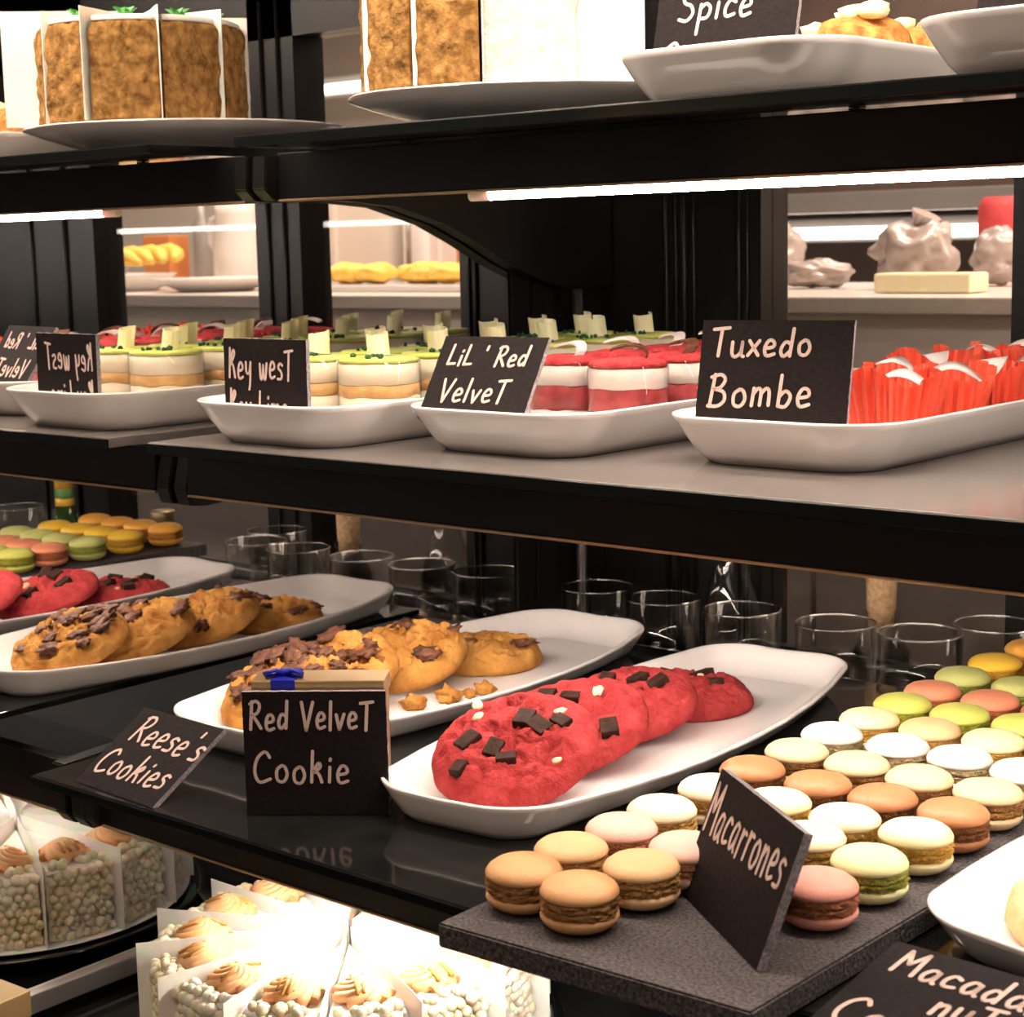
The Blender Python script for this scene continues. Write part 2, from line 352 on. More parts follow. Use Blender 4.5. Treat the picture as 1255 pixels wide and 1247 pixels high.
# ------------------------------------------------------------------ chalk lettering
G = {'S': (.55, [[(.5, .88), (.32, 1), (.1, .86), (.15, .62), (.38, .5), (.48, .25), (.3, .03), (.03, .1)]]),
     'p': (.48, [[(.08, .55), (.06, -.38)], [(.08, .42), (.25, .56), (.42, .4), (.34, .12), (.1, .1)]]),
     'i': (.2, [[(.1, .5), (.09, .02)], [(.1, .72), (.115, .77)]]),
     'c': (.42, [[(.38, .46), (.2, .54), (.06, .3), (.12, .04), (.38, .08)]]),
     'e': (.45, [[(.08, .28), (.36, .34), (.34, .52), (.18, .56), (.06, .3), (.14, .02), (.4, .08)]]),
     'C': (.62, [[(.55, .82), (.4, 1), (.14, .78), (.06, .35), (.22, .02), (.58, .12)]]),
     'a': (.48, [[(.4, .48), (.2, .55), (.06, .26), (.16, .02), (.34, .18), (.4, .48)], [(.4, .5), (.38, .12), (.46, .02)]]),
     'r': (.38, [[(.1, .54), (.09, 0)], [(.1, .32), (.2, .52), (.36, .5)]]),
     'K': (.52, [[(.1, 1), (.07, 0)], [(.1, .40), (.30, .92), (.42, .80), (.16, .46)], [(.16, .46), (.32, .42), (.46, 0)]]),
     'k': (.48, [[(.1, 1), (.08, 0)], [(.1, .3), (.3, .62), (.36, .48), (.14, .32)], [(.16, .32), (.3, .28), (.42, 0)]]),
     'y': (.45, [[(.06, .54), (.1, .2), (.28, .18), (.38, .5)], [(.39, .54), (.36, -.12), (.3, -.38)]]),
     'w': (.6, [[(.06, .54), (.12, .06), (.22, .06), (.3, .5)], [(.3, .5), (.36, .06), (.46, .06), (.54, .56)]]),
     's': (.4, [[(.36, .5), (.2, .56), (.08, .42), (.3, .26), (.3, .06), (.05, .04)]]),
     'T': (.55, [[(.02, .95), (.55, 1)], [(.3, .98), (.26, 0)]]),
     't': (.46, [[(.02, .6), (.46, .64)], [(.25, .62), (.22, 0)]]),
     'L': (.5, [[(.1, 1), (.06, .03)], [(.06, .03), (.46, .06)]]),
     'l': (.2, [[(.1, 1), (.08, 0)]]),
     "'": (.2, [[(.1, 1), (.08, .82)]]),
     'R': (.58, [[(.12, .98), (.07, 0)], [(.04, .9), (.3, 1), (.46, .84), (.36, .58), (.12, .5)], [(.12, .5), (.28, .36), (.52, .03)]]),
     'd': (.5, [[(.38, .45), (.2, .54), (.06, .26), (.16, .02), (.36, .2)], [(.42, 1), (.38, .04)]]),
     'V': (.55, [[(.03, 1), (.24, 0)], [(.24, 0), (.52, 1)]]),
     'v': (.42, [[(.04, .54), (.18, .02)], [(.18, .02), (.38, .56)]]),
     'u': (.5, [[(.06, .54), (.08, .12), (.22, .02), (.38, .2), (.4, .54)], [(.4, .54), (.4, .1), (.48, .03)]]),
     'x': (.42, [[(.04, .54), (.38, .02)], [(.38, .54), (.03, .02)]]),
     'o': (.48, [[(.24, .54), (.08, .4), (.1, .08), (.3, .02), (.42, .24), (.34, .5), (.22, .54)]]),
     'B': (.58, [[(.12, 1), (.05, 0)], [(.02, .92), (.3, 1), (.44, .84), (.32, .6), (.12, .55)], [(.12, .55), (.42, .46), (.48, .2), (.3, .02), (.0, .02)]]),
     'm': (.66, [[(.08, .54), (.06, 0)], [(.07, .34), (.2, .54), (.3, .44), (.3, .02)], [(.3, .36), (.44, .54), (.54, .44), (.56, .02)]]),
     'n': (.48, [[(.08, .54), (.07, 0)], [(.08, .34), (.24, .54), (.36, .44), (.38, .02)]]),
     'b': (.48, [[(.1, 1), (.08, .05)], [(.08, .32), (.26, .52), (.42, .34), (.3, .04), (.08, .06)]]),
     'M': (.7, [[(.08, 0), (.1, .98)], [(.1, .98), (.33, .42)], [(.33, .42), (.58, 1)], [(.58, 1), (.64, 0)]]),
     ' ': (.32, [])}
def smooth_line(p, n=5):
    if len(p) < 3: return p
    q = [p[0]]+p+[p[-1]]; out = []
    for i in range(1, len(q)-2):
        for k in range(n):
            t = k/n; a, b, c, d = q[i-1], q[i], q[i+1], q[i+2]
            out.append(tuple(.5*((2*b[j])+(-a[j]+c[j])*t+(2*a[j]-5*b[j]+4*c[j]-d[j])*t*t+(-a[j]+3*b[j]-3*c[j]+d[j])*t**3) for j in (0, 1)))
    return out+[p[-1]]
def lettering(lines, y, ymax=None, zmin=None, thick=.0016, xlim=None):
    """strokes on the plane Y=y of the card, facing -Y; lines: (text, x, z, cap height, squeeze, slope, slant)"""
    bm = bmesh.new(); ph = 0
    for text, x, z, h, sq, slope, slant in lines:
        cx = 0
        for ch in text:
            wd, strokes = G[ch]; ph += 1; jit = math.sin(ph*2.3)*.03
            for s in strokes:
                pts = []
                for a, b in smooth_line(s):
                    gx = (cx+a*h+slant*b*h)*sq; pts.append((x+gx, z+(b+jit)*h+slope*gx))
                hw = thick*.5
                for (a, b), (c, d) in zip(pts, pts[1:]):
                    L = math.hypot(c-a, d-b) or 1e-9; nx, nz = -(d-b)/L*hw, (c-a)/L*hw
                    q = [(a+nx, b+nz), (a-nx, b-nz), (c-nx, d-nz), (c+nx, d+nz)]
                    bm.faces.new([bm.verts.new((u, y, v)) for u, v in q])
                for a, b in (pts[0], pts[-1]):
                    bm.faces.new([bm.verts.new((a+hw*math.cos(PI*k/4), y-.00003, b+hw*math.sin(PI*k/4))) for k in range(8)])
            cx += (wd+.10)*h
    return bm
def card(label, BL, BR, TL, H, lines, th=.0035, thick=.0022, W=None):
    """a slate name card stood on its lower edge BL-BR and leaning so that its top left corner points to TL"""
    BL, BR, TL = V(BL), V(BR), V(TL); ex = BR-BL; W = W or ex.length; ex.normalize(); up = TL-BL; up = (up-ex*up.dot(ex)).normalized(); ey = up.cross(ex)
    t = thing('name_card', label, 'card'); t.matrix_world = Matrix(((ex.x, ey.x, up.x, BL.x), (ex.y, ey.y, up.y, BL.y), (ex.z, ey.z, up.z, BL.z), (0, 0, 0, 1)))
    b = bmesh.new(); n = 22; rnd = random.Random(hash(label) % 99 if False else len(label))
    vsf, vsb = [], []
    per = [(W*i/n, 0) for i in range(n)]+[(W, H*i/n) for i in range(n)]+[(W-W*i/n, H) for i in range(n)]+[(0, H-H*i/n) for i in range(n)]
    for x, z in per:
        j = rnd.uniform(-.0002, .0002); vsf.append(b.verts.new((x+j, 0, z+j*.5+.0001))); vsb.append(b.verts.new((x+j, th, z+j+.0001)))
    f1 = b.faces.new(vsf); f2 = b.faces.new(vsb[::-1]); m_ = len(per)
    for k in range(m_): f = b.faces.new((vsf[k], vsb[k], vsb[(k+1) % m_], vsf[(k+1) % m_])); f.material_index = 1
    obj('board', b, ['card', 'card_edge'], t)
    obj('lettering', lettering(lines, -.0004, thick=thick), 'chalk', t)
    return t, W, H
def rise(px, py, x): return ax(px, py, x)
# middle shelf cards stand in the trays
_start = set(bpy.data.objects)
zf = ZM+.0205
card('black key lime name card standing upright in the tray by the mirror', (-1.006, .846, zf), (-.920, .849, zf), (-1.006, .847, zf+.07), .0565,
     [('Key wesT', .005, .0275, .0215, .70, .0, .05), ('Key Lime', .005, -.0015, .0205, .70, 0, .05)], thick=.0020)
zf = ZM+.0225
BL, BR = V((-.845, .883, zf)), V((-.758, .893, zf))
card('black card lettered Lil Red Velvet leaning back against small cups', BL, BR, V((-.845, .883+.036, zf+.053)), .066,
     [("LiL ' Red", .009, .0425, .0160, .96, .0, .04), ('VelveT', .012, .0135, .0180, 1.0, .0, .04)], thick=.0021)
zf = ZM+.0225
BL, BR = V((-.635, .918, zf)), V((-.538, .940, zf))
card('black card lettered Tuxedo Bombe in the tray of red paper cases', BL, BR, V((-.635, .918+.018, zf+.066)), .070,
     [('Tuxedo', .007, .0465, .0180, 1.08, .01, .04), ('Bombe', .008, .0145, .0205, 1.08, .01, .04)], thick=.0023)
# top shelf cards
zt = ZU+.010
card('black card lettered Spice standing in the tray on the top shelf', (-.672, .926, zt+.012), (-.572, .933, zt+.012), (-.672, .938, zt+.06), .072,
     [('Spice', .016, .029, .0200, 1.05, .02, .06), ('C', .006, -.004, .0200, 1.1, .0, .05)], thick=.0023)
card('black name card cropped by the frame top in the right-hand tray', (-.445, .912, zt+.012), (-.345, .919, zt+.012), (-.445, .927, zt+.06), .075,
     [('Car', .010, .030, .0185, 1.15, .02, .06)], thick=.0023)
scaled_section(_start)
# lower shelf cards
card('small black card with Cookies lettering lying tilted at the shelf corner', az(92, 957, ZL+.001), az(187, 990, ZL+.001), ax(172, 863, -1.024), .074,
     [("Reese's", .013, .044, .0235, .98, -.02, .05), ('Cookies', .006, .012, .0225, .96, .02, .05)], thick=.0024)
BL, BR = V((-.863, .728, ZL+.0006)), V((-.787, .785, ZL+.0006))
card('black card lettered Red Velvet Cookie standing upright before a gold box', BL, BR, BL+V((0, 0, .08)), .0835,
     [('Red VelveT', .004, .058, .0190, .80, .0, .05), ('Cookie', .005, .022, .0210, .95, .0, .05)], thick=.0022)
ZS = ZL+.0145
BL, BR = az(833, 1092, ZS+.0008), az(927, 1190, ZS+.0008)
TLc = BL+V((.008, .030, .078))
card('black card lettered Macarrones propped diagonally on the stone slab', BL, BR, TLc, .072,
     [('Macarrones', .002, .037, .0275, .68, .03, .05)], th=.005, thick=.0024)
card('black Macadamia nut card lying low at the bottom right corner', V((-.408, .660, ZL+.001)), V((-.300, .655, ZL+.001)), V((-.404, .775, ZL+.022)), .100,
     [('Macadam', .010, .075, .0200, 1.0, -.03, .05), ('nuT', .045, .052, .0180, 1.0, 0, .05), ('Cookies', .006, .026, .022, 1.0, 0, .05)], thick=.0026)

# gold gift box behind the red velvet card
ex = (V((-.787, .785, 0))-V((-.863, .728, 0))).normalized(); ey = V((-ex.y, ex.x, 0)); a_ = math.atan2(ex.y, ex.x)
t = thing('gift_box', 'gold gift box with blue ribbon behind the red velvet card', 'box', V((-.863, .728, ZL))+ex*.048+ey*.0225, a_)
obj('box_body', bx(-.042, .044, -.014, .014, .0006, .078, bev=.0008), 'gold_card', t)
obj('lid', bx(-.0432, .0452, -.0152, .0152, .0785, .0895, bev=.0008), 'gold_card', t)
rb = bx(-.030, -.014, -.0158, .0158, .0602, .0903, bev=.0005); obj('ribbon', rb, 'ribbon', t)
bw = bmesh.new()
for s in (-1, 1):
    tube(bw, [(-.022, -.004, .0915), (-.022+s*.006, -.010, .0955), (-.022+s*.013, -.012, .0935), (-.022+s*.012, -.010, .0912), (-.022, -.004, .0915)], .0016, 6)
obj('bow', bw, 'ribbon', t)
t = thing('gift_box', 'gold box at the bottom left corner of the case', 'box', (-1.092, .643, ZB+.0005), R(3))
obj('box_body', bx(-.037, .037, -.034, .034, 0, .052, bev=.0008), 'gold_card', t)
obj('lid', bx(-.0382, .0382, -.0352, .0352, .0522, .072, bev=.0008), 'gold_card', t)

# ------------------------------------------------------------------ macarons on the slab
sb = bmesh.new(); prism(sb, [(-.612, .643), (-.421, .652), (-.404, 1.362), (-.620, 1.362)], ZL+.0006, ZS-.0002, 'z')
bmesh.ops.bevel(sb, geom=list(sb.edges), offset=.0012, segments=2, affect='EDGES')
tag(obj('stone_slab', sb, 'slate'), 'rough dark grey stone slab under the rows of macarons', 'slab')
MR = .0212
def ruff(seed, amp=.0009):
    def f(i, a, r, z): return r+amp*(noise.noise(V((math.cos(a)*9, math.sin(a)*9, seed+i*1.7)))*1.6), z+amp*.5*noise.noise(V((math.cos(a)*7, math.sin(a)*7, seed+i*2.9)))
    return f
def mac_meshes(seed):
    top = [(0, .0092), (.006, .0090), (.012, .0083), (.0165, .0069), (.0196, .0046), (.0211, .0020), (.0209, .0002), (.0198, -.0004), (.0, -.0004)]
    foot = [(0, .0006), (.0190, .0004), (.0204, -.0006), (.0194, -.0012), (.0208, -.0020), (.0199, -.0027), (.0207, -.0034), (.0188, -.0040), (0, -.0040)]
    fil = [(0, .0019), (.0184, .0019), (.0192, 0), (.0184, -.0019), (0, -.0019)]
    bms = []
    bms.append(lathe(top, 28)); bms.append(lathe(foot, 64, wob=ruff(seed, .0016))); bms.append(lathe(fil, 24, wob=ruff(seed+5, .0005)))
    bms.append(lathe([(r, -z) for r, z in top], 28)); bms.append(lathe([(r, -z) for r, z in foot], 64, wob=ruff(seed+9, .0016)))
    return bms
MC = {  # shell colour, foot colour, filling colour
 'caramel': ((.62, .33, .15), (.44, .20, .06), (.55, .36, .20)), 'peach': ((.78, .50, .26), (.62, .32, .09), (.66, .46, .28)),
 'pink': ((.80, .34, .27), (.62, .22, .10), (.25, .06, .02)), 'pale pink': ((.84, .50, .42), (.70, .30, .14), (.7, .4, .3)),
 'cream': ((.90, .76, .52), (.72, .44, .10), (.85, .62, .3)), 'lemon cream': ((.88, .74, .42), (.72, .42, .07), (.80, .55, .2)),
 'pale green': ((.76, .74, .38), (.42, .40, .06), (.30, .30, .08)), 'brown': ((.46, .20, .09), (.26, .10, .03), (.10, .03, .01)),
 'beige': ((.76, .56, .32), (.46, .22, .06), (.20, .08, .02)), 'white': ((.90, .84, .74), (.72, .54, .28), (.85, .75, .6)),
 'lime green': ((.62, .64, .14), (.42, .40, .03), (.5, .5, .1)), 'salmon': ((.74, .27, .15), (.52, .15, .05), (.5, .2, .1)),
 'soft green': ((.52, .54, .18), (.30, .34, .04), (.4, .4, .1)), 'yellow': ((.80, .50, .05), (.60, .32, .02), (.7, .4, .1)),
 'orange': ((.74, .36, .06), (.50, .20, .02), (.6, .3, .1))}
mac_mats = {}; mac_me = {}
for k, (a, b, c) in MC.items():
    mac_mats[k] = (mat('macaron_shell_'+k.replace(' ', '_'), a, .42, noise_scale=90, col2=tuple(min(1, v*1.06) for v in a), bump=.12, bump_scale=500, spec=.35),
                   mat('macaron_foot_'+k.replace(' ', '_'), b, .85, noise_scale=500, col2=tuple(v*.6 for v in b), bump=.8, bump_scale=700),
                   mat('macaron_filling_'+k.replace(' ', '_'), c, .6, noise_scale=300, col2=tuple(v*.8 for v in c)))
def macaron(col, loc, label, group, rz=0, tilt=0):
    if col not in mac_me:
        out = []
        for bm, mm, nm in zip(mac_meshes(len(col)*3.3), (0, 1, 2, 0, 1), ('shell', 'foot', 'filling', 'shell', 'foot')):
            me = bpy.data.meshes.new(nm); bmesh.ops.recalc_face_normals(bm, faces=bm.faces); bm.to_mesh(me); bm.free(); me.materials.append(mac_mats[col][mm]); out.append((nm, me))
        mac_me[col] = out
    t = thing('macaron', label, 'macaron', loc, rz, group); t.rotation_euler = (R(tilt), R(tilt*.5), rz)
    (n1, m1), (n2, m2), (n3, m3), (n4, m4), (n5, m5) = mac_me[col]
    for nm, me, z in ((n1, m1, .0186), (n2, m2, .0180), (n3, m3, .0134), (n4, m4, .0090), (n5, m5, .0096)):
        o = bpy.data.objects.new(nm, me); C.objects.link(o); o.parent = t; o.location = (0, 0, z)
ORD = ['first', 'second', 'third', 'fourth']
rows = [(.686, ['caramel', 'caramel', None, None], 'front'), (.730, ['peach', 'peach', None, None], 'second'), (.772, ['pale pink', 'pale pink', None, 'pink'], 'third'),
        (.815, ['cream', None, 'cream', 'pale green'], 'fourth'), (.868, ['cream', 'lemon cream', 'cream', 'lemon cream'], 'fifth'), (.914, ['brown']*4, ''), (.963, ['beige']*4, ''),
        (1.014, ['white']*4, ''), (1.063, ['lemon cream', 'peach', 'lemon cream', 'peach'], 'ninth'), (1.112, ['lime green']*4, ''), (1.158, ['salmon']*4, ''),
        (1.207, ['soft green']*4, ''), (1.265, ['yellow']*4, ''), (1.326, ['orange']*4, '')]
xs = [-.588, -.541, -.495, -.449]
where = ['at the left end', 'second from the left', 'third from the left', 'at the right end']
for ri, (y, cols, nm) in enumerate(rows):
    for ci, c in enumerate(cols):
        if c is None: continue
        x = xs[ci]+random.uniform(-.0015, .0015); yy = y+random.uniform(-.002, .002)-.003*ci/3
        if ri == 2 and ci == 3: x, yy = -.452, .764
        if ri == 0: x = (-.589, -.5475)[ci]; yy = (.688, .684)[ci]
        if ri == 3 and ci == 2: x, yy = -.494, .825
        if cols.count(c) == len(cols) or not nm: lab = '%s macaron %s of the %s row' % (c, where[ci], c)
        else: lab = '%s macaron %s, %s slab row' % (c, where[ci], nm)
        macaron(c, (x, yy, ZS+.0002), lab, 'macarons in rows on the stone slab', random.uniform(0, 6), random.uniform(-1, 1))

# ------------------------------------------------------------------ cookies
def cookie(label, loc, rad, th, tilt, seed, m, kind, group, az_=0, chunks=7, rough=1.0):
    """tilt: degrees the top leans towards -Y (front); az_: turn of that lean"""
    bm = bmesh.new(); NR, NA = 26, 84; rings = []; sd = V((seed*7.7, seed*3.3, seed))
    def top(x, y):
        r = math.hypot(x, y)/rad
        n1 = noise.noise(V((x, y, 0))*38+sd)*.0028+noise.noise(V((x, y, 0))*95+sd)*.0016
        return th*(max(0, 1-r**4.5))**.5*(1-.18*(1-r*r)*0)+n1*rough*(1 if r < .93 else .4)
    edge = lambda a: rad*(1+.045*noise.noise(V((math.cos(a)*1.3, math.sin(a)*1.3, seed*2.1)))+.018*noise.noise(V((math.cos(a)*5, math.sin(a)*5, seed))))
    bot = []
    for i in range(1, NR+1):
        f = i/NR; f = 1-(1-f)**1.5 if f > 0 else 0; rg = []
        for k in range(NA):
            a = 2*PI*k/NA; e = edge(a)*f; x, y = e*math.cos(a), e*math.sin(a)
            rf = f; z = th*(max(0, 1-rf**5))**.5
            P_ = V((x, y, 0)); n3 = abs(noise.noise(P_*75+sd*2)); n4 = abs(noise.noise(P_*150+sd))
            z += (noise.noise(P_*38+sd)*.0042+noise.noise(P_*110+sd)*.0026-.0042*max(0, .16-n3)/.16-.0016*max(0, .2-n4)/.2)*rough*(1-f**8)
            wob_ = 1+.012*noise.noise(V((math.cos(a)*9, math.sin(a)*9, f*6+seed))); x *= wob_; y *= wob_
            rg.append(bm.verts.new((x, y, z+.0022)))
        rings.append(rg)
    cv = bm.verts.new((0, 0, th+.002))
    for k in range(NA): bm.faces.new((cv, rings[0][k], rings[0][(k+1) % NA]))
    br = [bm.verts.new((v.co.x*.965, v.co.y*.965, .0)) for v in rings[-1]]; rings.append(br)
    for A, B in zip(rings, rings[1:]):
        for k in range(NA): bm.faces.new((A[k], B[k], B[(k+1) % NA], A[(k+1) % NA]))
    bm.faces.new(br)
    for f in bm.faces: f.smooth = True
    t = thing('cookie', label, 'cookie', loc, 0, group); t.rotation_euler = (R(tilt), 0, R(az_))
    bd = obj('cookie_body', bm, m, t); rnd = random.Random(seed)
    placed = []
    for k in range(chunks):
        for _ in range(20):
            r = rad*math.sqrt(rnd.uniform(.0, .72)); a = rnd.uniform(0, 2*PI); x, y = r*math.cos(a), r*math.sin(a)
            if all(math.hypot(x-p, y-q) > .012 for p, q in placed): break
        placed.append((x, y)); cb = bmesh.new(); z = th*(1-(r/rad)**5)**.5+.002+(noise.noise(V((x, y, 0))*40+sd)*.0030)*rough
        if kind == 'red':
            if k % 5 < 3:
                s = rnd.uniform(.005, .0085); box(cb, -s, s, -s*.7, s*.8, -.004, .0022, bev=.0010); nm, mm = 'chocolate_chunk', 'choc'
            else: blob(cb, (0, 0, 0), rnd.uniform(.0035, .006), seed+k, .4, 2, (1, .7, .4)); nm, mm = 'white_chip', 'white_chip'
        elif kind == 'gold':
            s = rnd.uniform(.006, .0115); blob(cb, (0, 0, -.0012), s, seed+k, .9, 3, (1.15, .75, .36), 2.4); nm, mm = 'chocolate_piece', 'milk_choc'
        else: blob(cb, (0, 0, 0), rnd.uniform(.004, .009), seed+k, .6, 2, (1, .8, .6)); nm, mm = 'nut_piece', 'white_chip'
        c = obj(nm, cb, mm, t, smooth=(kind != 'red' or nm != 'chocolate_chunk')); c.location = (x, y, z+.0004); c.rotation_euler = (rnd.uniform(-.25, .25), rnd.uniform(-.25, .25), rnd.uniform(0, 6))
    return t
zp = ZL+.0045
gR = 'red chocolate chunk cookies on the long plate'
def cpos(px, py, rad, tilt): p = az(px, py, zp+.012+rad*math.sin(R(tilt))); return (p.x, p.y, zp+rad*math.sin(R(tilt)))
def ck(label, x, y, rad, th, tilt, *a): cookie(label, (x, y, zp+rad*math.sin(R(tilt))+.0005), rad, th, tilt, *a)
ck('flat red cookie lying furthest back on the long plate', -.779, 1.112, .054, .019, 0, 11, 'red_cookie', 'red', gR, 0, 7)
ck('third red cookie from the front, mostly hidden, touching the flat one', -.772, 1.026, .054, .016, 16, 13, 'red_cookie', 'red', gR, 4, 6)
ck('second red cookie leaning under the large front one', -.760, .944, .0565, .016, 21, 12, 'red_cookie', 'red', gR, 6, 10)
ck('large front red cookie with square dark chocolate chunks on top', -.742, .862, .0575, .017, 26, 14, 'red_cookie', 'red', gR, 12, 11)
gG = 'golden chocolate piece cookies on the plate beside the mirror'
ck('flat golden cookie lying furthest back near the empty plate end', -1.003, 1.125, .051, .020, 0, 21, 'reese', 'gold', gG, 0, 5, 1.2)
ck('golden cookie leaning third from the front beside the flat one', -1.012, 1.038, .052, .020, 18, 22, 'reese', 'gold', gG, 10, 4, 1.7)
ck('golden cookie second from the front showing a chocolate lump', -1.014, .958, .052, .020, 20, 23, 'reese', 'gold', gG, 5, 5, 1.7)
ck('front golden cookie covered in broken chocolate next to the tilted card', -1.002, .892, .053, .020, 21, 24, 'reese', 'gold', gG, 0, 16, 1.8)
cookie('pale cookie with nut pieces on the plate at the right edge', (-.333, .863, zp+.008), .055, .022, 8, 31, 'pale_cookie', 'pale', 'pale cookies at the right edge', 0, 8, 1.3)
cookie('pale cookie behind another one on the right edge plate', (-.300, .968, zp+.008), .055, .022, 8, 32, 'pale_cookie', 'pale', 'pale cookies at the right edge', 0, 8, 1.3)
for i, (x, y, s) in enumerate(((-.940, 1.010, .0085), (-.936, 1.030, .005), (-.933, 1.046, .0075), (-.948, .975, .008))):
    b = bmesh.new(); blob(b, (0, 0, 0), s, i+40, .8, 3, (1.1, .9, .8), 2)
    o = obj('cookie_crumb', b, 'reese'); o.location = (x, y, zp+s*.62)
    tag(o, '%s golden crumb fallen beside the cookies by the mirror' % ['large', 'smallest', 'rearmost', 'front most'][i], 'crumb', 'golden crumbs on the cookie plate')

# ------------------------------------------------------------------ dessert cups
def layers(prof, name, m, parent, rr=.0275, wob=.0):
    z0, z1 = prof
    b = lathe([(0, z0), (rr-.001, z0), (rr, z0+.0006), (rr, z1-.0006), (rr-.001, z1), (0, z1)], 36, wob=(lambda i, a, r, z: (r, z+wob*noise.noise(V((math.cos(a)*2, math.sin(a)*2, z*90))) if 0 < i < 5 else z)))
    return obj(name, b, m, parent, smooth=False)
def clear_cup(parent, h=.050, r=.0292):
    b = lathe([(0, .0), (r-.001, 0), (r, .001), (r, h), (r-.0003, h+.0002), (r-.0008, h), (r-.0008, .0014), (0, .0012)], 40); return obj('clear_cup', b, 'clear_cup', parent)
def curl(parent, seed, m='white_choc', big=1):
    b = bmesh.new(); rnd = random.Random(seed); n = 12; w = .0068*big; rr = .0085*big; hgt = .0165*big; prev = None; sweep = rnd.uniform(3.9, 4.8)
    rings = []
    for k in range(n+1):
        a = sweep*k/n; r = rr*(1-.2*k/n); x, y = r*math.cos(a), r*math.sin(a)
        rings.append([b.verts.new((x, y, 0)), b.verts.new((x, y, hgt*(1-.12*math.sin(a)))), b.verts.new((x*.86, y*.86, hgt*(1-.12*math.sin(a)))), b.verts.new((x*.86, y*.86, 0))])
    for A, B in zip(rings, rings[1:]):
        for k in range(4): f = b.faces.new((A[k], A[(k+1) % 4], B[(k+1) % 4], B[k])); f.smooth = False
    b.faces.new(rings[0]); b.faces.new(rings[-1][::-1])
    return obj('chocolate_curl', b, m, parent)
def lime_cup(loc, rz, seed, label, group):
    t = thing('dessert_cup', label, 'dessert', loc, rz, group)
    clear_cup(t, .0505)
    layers((.0018, .0075), 'sponge_layer', 'sponge', t, .0282, .0012); layers((.0077, .0245), 'cream_layer', 'cream', t, .0282, .002)
    layers((.0247, .0335), 'sponge_layer', 'sponge', t, .0282, .0016); layers((.0337, .0485), 'cream_layer', 'cream', t, .0282, .0008); t.scale = (1.08, 1.08, 1.04)
    layers((.0487, .0525), 'lime_glaze', 'lime_top', t, .0278, .0006)
    c = curl(t, seed); c.location = (-.002, .004, .0527); c.rotation_euler = (.1, .1, R(311)-2.1+.7*math.sin(seed*5))
    h = bmesh.new(); rnd = random.Random(seed)
    for k in range(7): blob(h, (rnd.uniform(-.016, .016), rnd.uniform(-.022, -.004), .0537), rnd.uniform(.0013, .0024), k, .6, 1)
    o = obj('herb_flakes', h, 'herb', t); o['kind'] = 'stuff'
    return t
def red_cup(loc, rz, seed, label, group):
    t = thing('dessert_cup', label, 'dessert', loc, rz, group)
    clear_cup(t, .050)
    layers((.0018, .016), 'cream_layer', 'white_cream', t, .0282, .001); layers((.0162, .0330), 'sponge_layer', 'red_sponge', t, .0282, .004)
    layers((.0332, .0478), 'cream_layer', 'white_cream', t, .0282, .001)
    b = lathe([(0, .048), (.0275, .048), (.0282, .050), (.026, .0525), (.014, .0545), (0, .055)], 36, wob=ruff(seed, .0008)); obj('red_crumb_top', b, 'red_crumb', t)
    b = bmesh.new(); pts = []
    for k in range(9): a = -.3+2.2*k/8; pts.append((.020*math.cos(a)-.006, .006*math.sin(a*1.4), .0565+.007*math.sin(a*1.35)))
    rg = [(V(p)+V((0, -.005, 0)), V(p)+V((0, .005, .001)), V(p)+V((0, .005, -.0006)), V(p)+V((0, -.005, -.0016))) for p in pts]
    vv = [[b.verts.new(q) for q in r] for r in rg]
    for A, B in zip(vv, vv[1:]):
        for k in range(4): b.faces.new((A[k], A[(k+1) % 4], B[(k+1) % 4], B[k]))
    b.faces.new(vv[0]); b.faces.new(vv[-1][::-1])
    obj('chocolate_ribbon', b, 'milk_choc' if seed % 2 else 'wave', t)
    return t
zc = ZM+.0055
_start = set(bpy.data.objects)
k = 0
RN = ['front', 'second', 'third', 'fourth', 'fifth', 'sixth']
for r in range(6):
    for s, x in ((0, -.992), (1, -.928)):
        y = .930+r*.067+(.0 if s else -.003)
        lime_cup((x, y, zc), random.uniform(-.3, .3), k*1.3, '%s key lime layer cup with pale curl, %s pair from the tray front' % (('mirror-side', 'outer')[s], RN[r]), 'key lime cups on the tray by the mirror'); k += 1
k = 0
for r in range(5):
    for s, x in ((0, -.8075), (1, -.7445)):
        y = 1.005+r*.064-(.010 if s else 0)
        red_cup((x, y, zc), random.uniform(-.6, .6), k, '%s red velvet layer cup with crumb top, %s pair from the tray front' % (('left-hand', 'right-hand')[s], RN[r]), 'red velvet cups on the centre tray'); k += 1
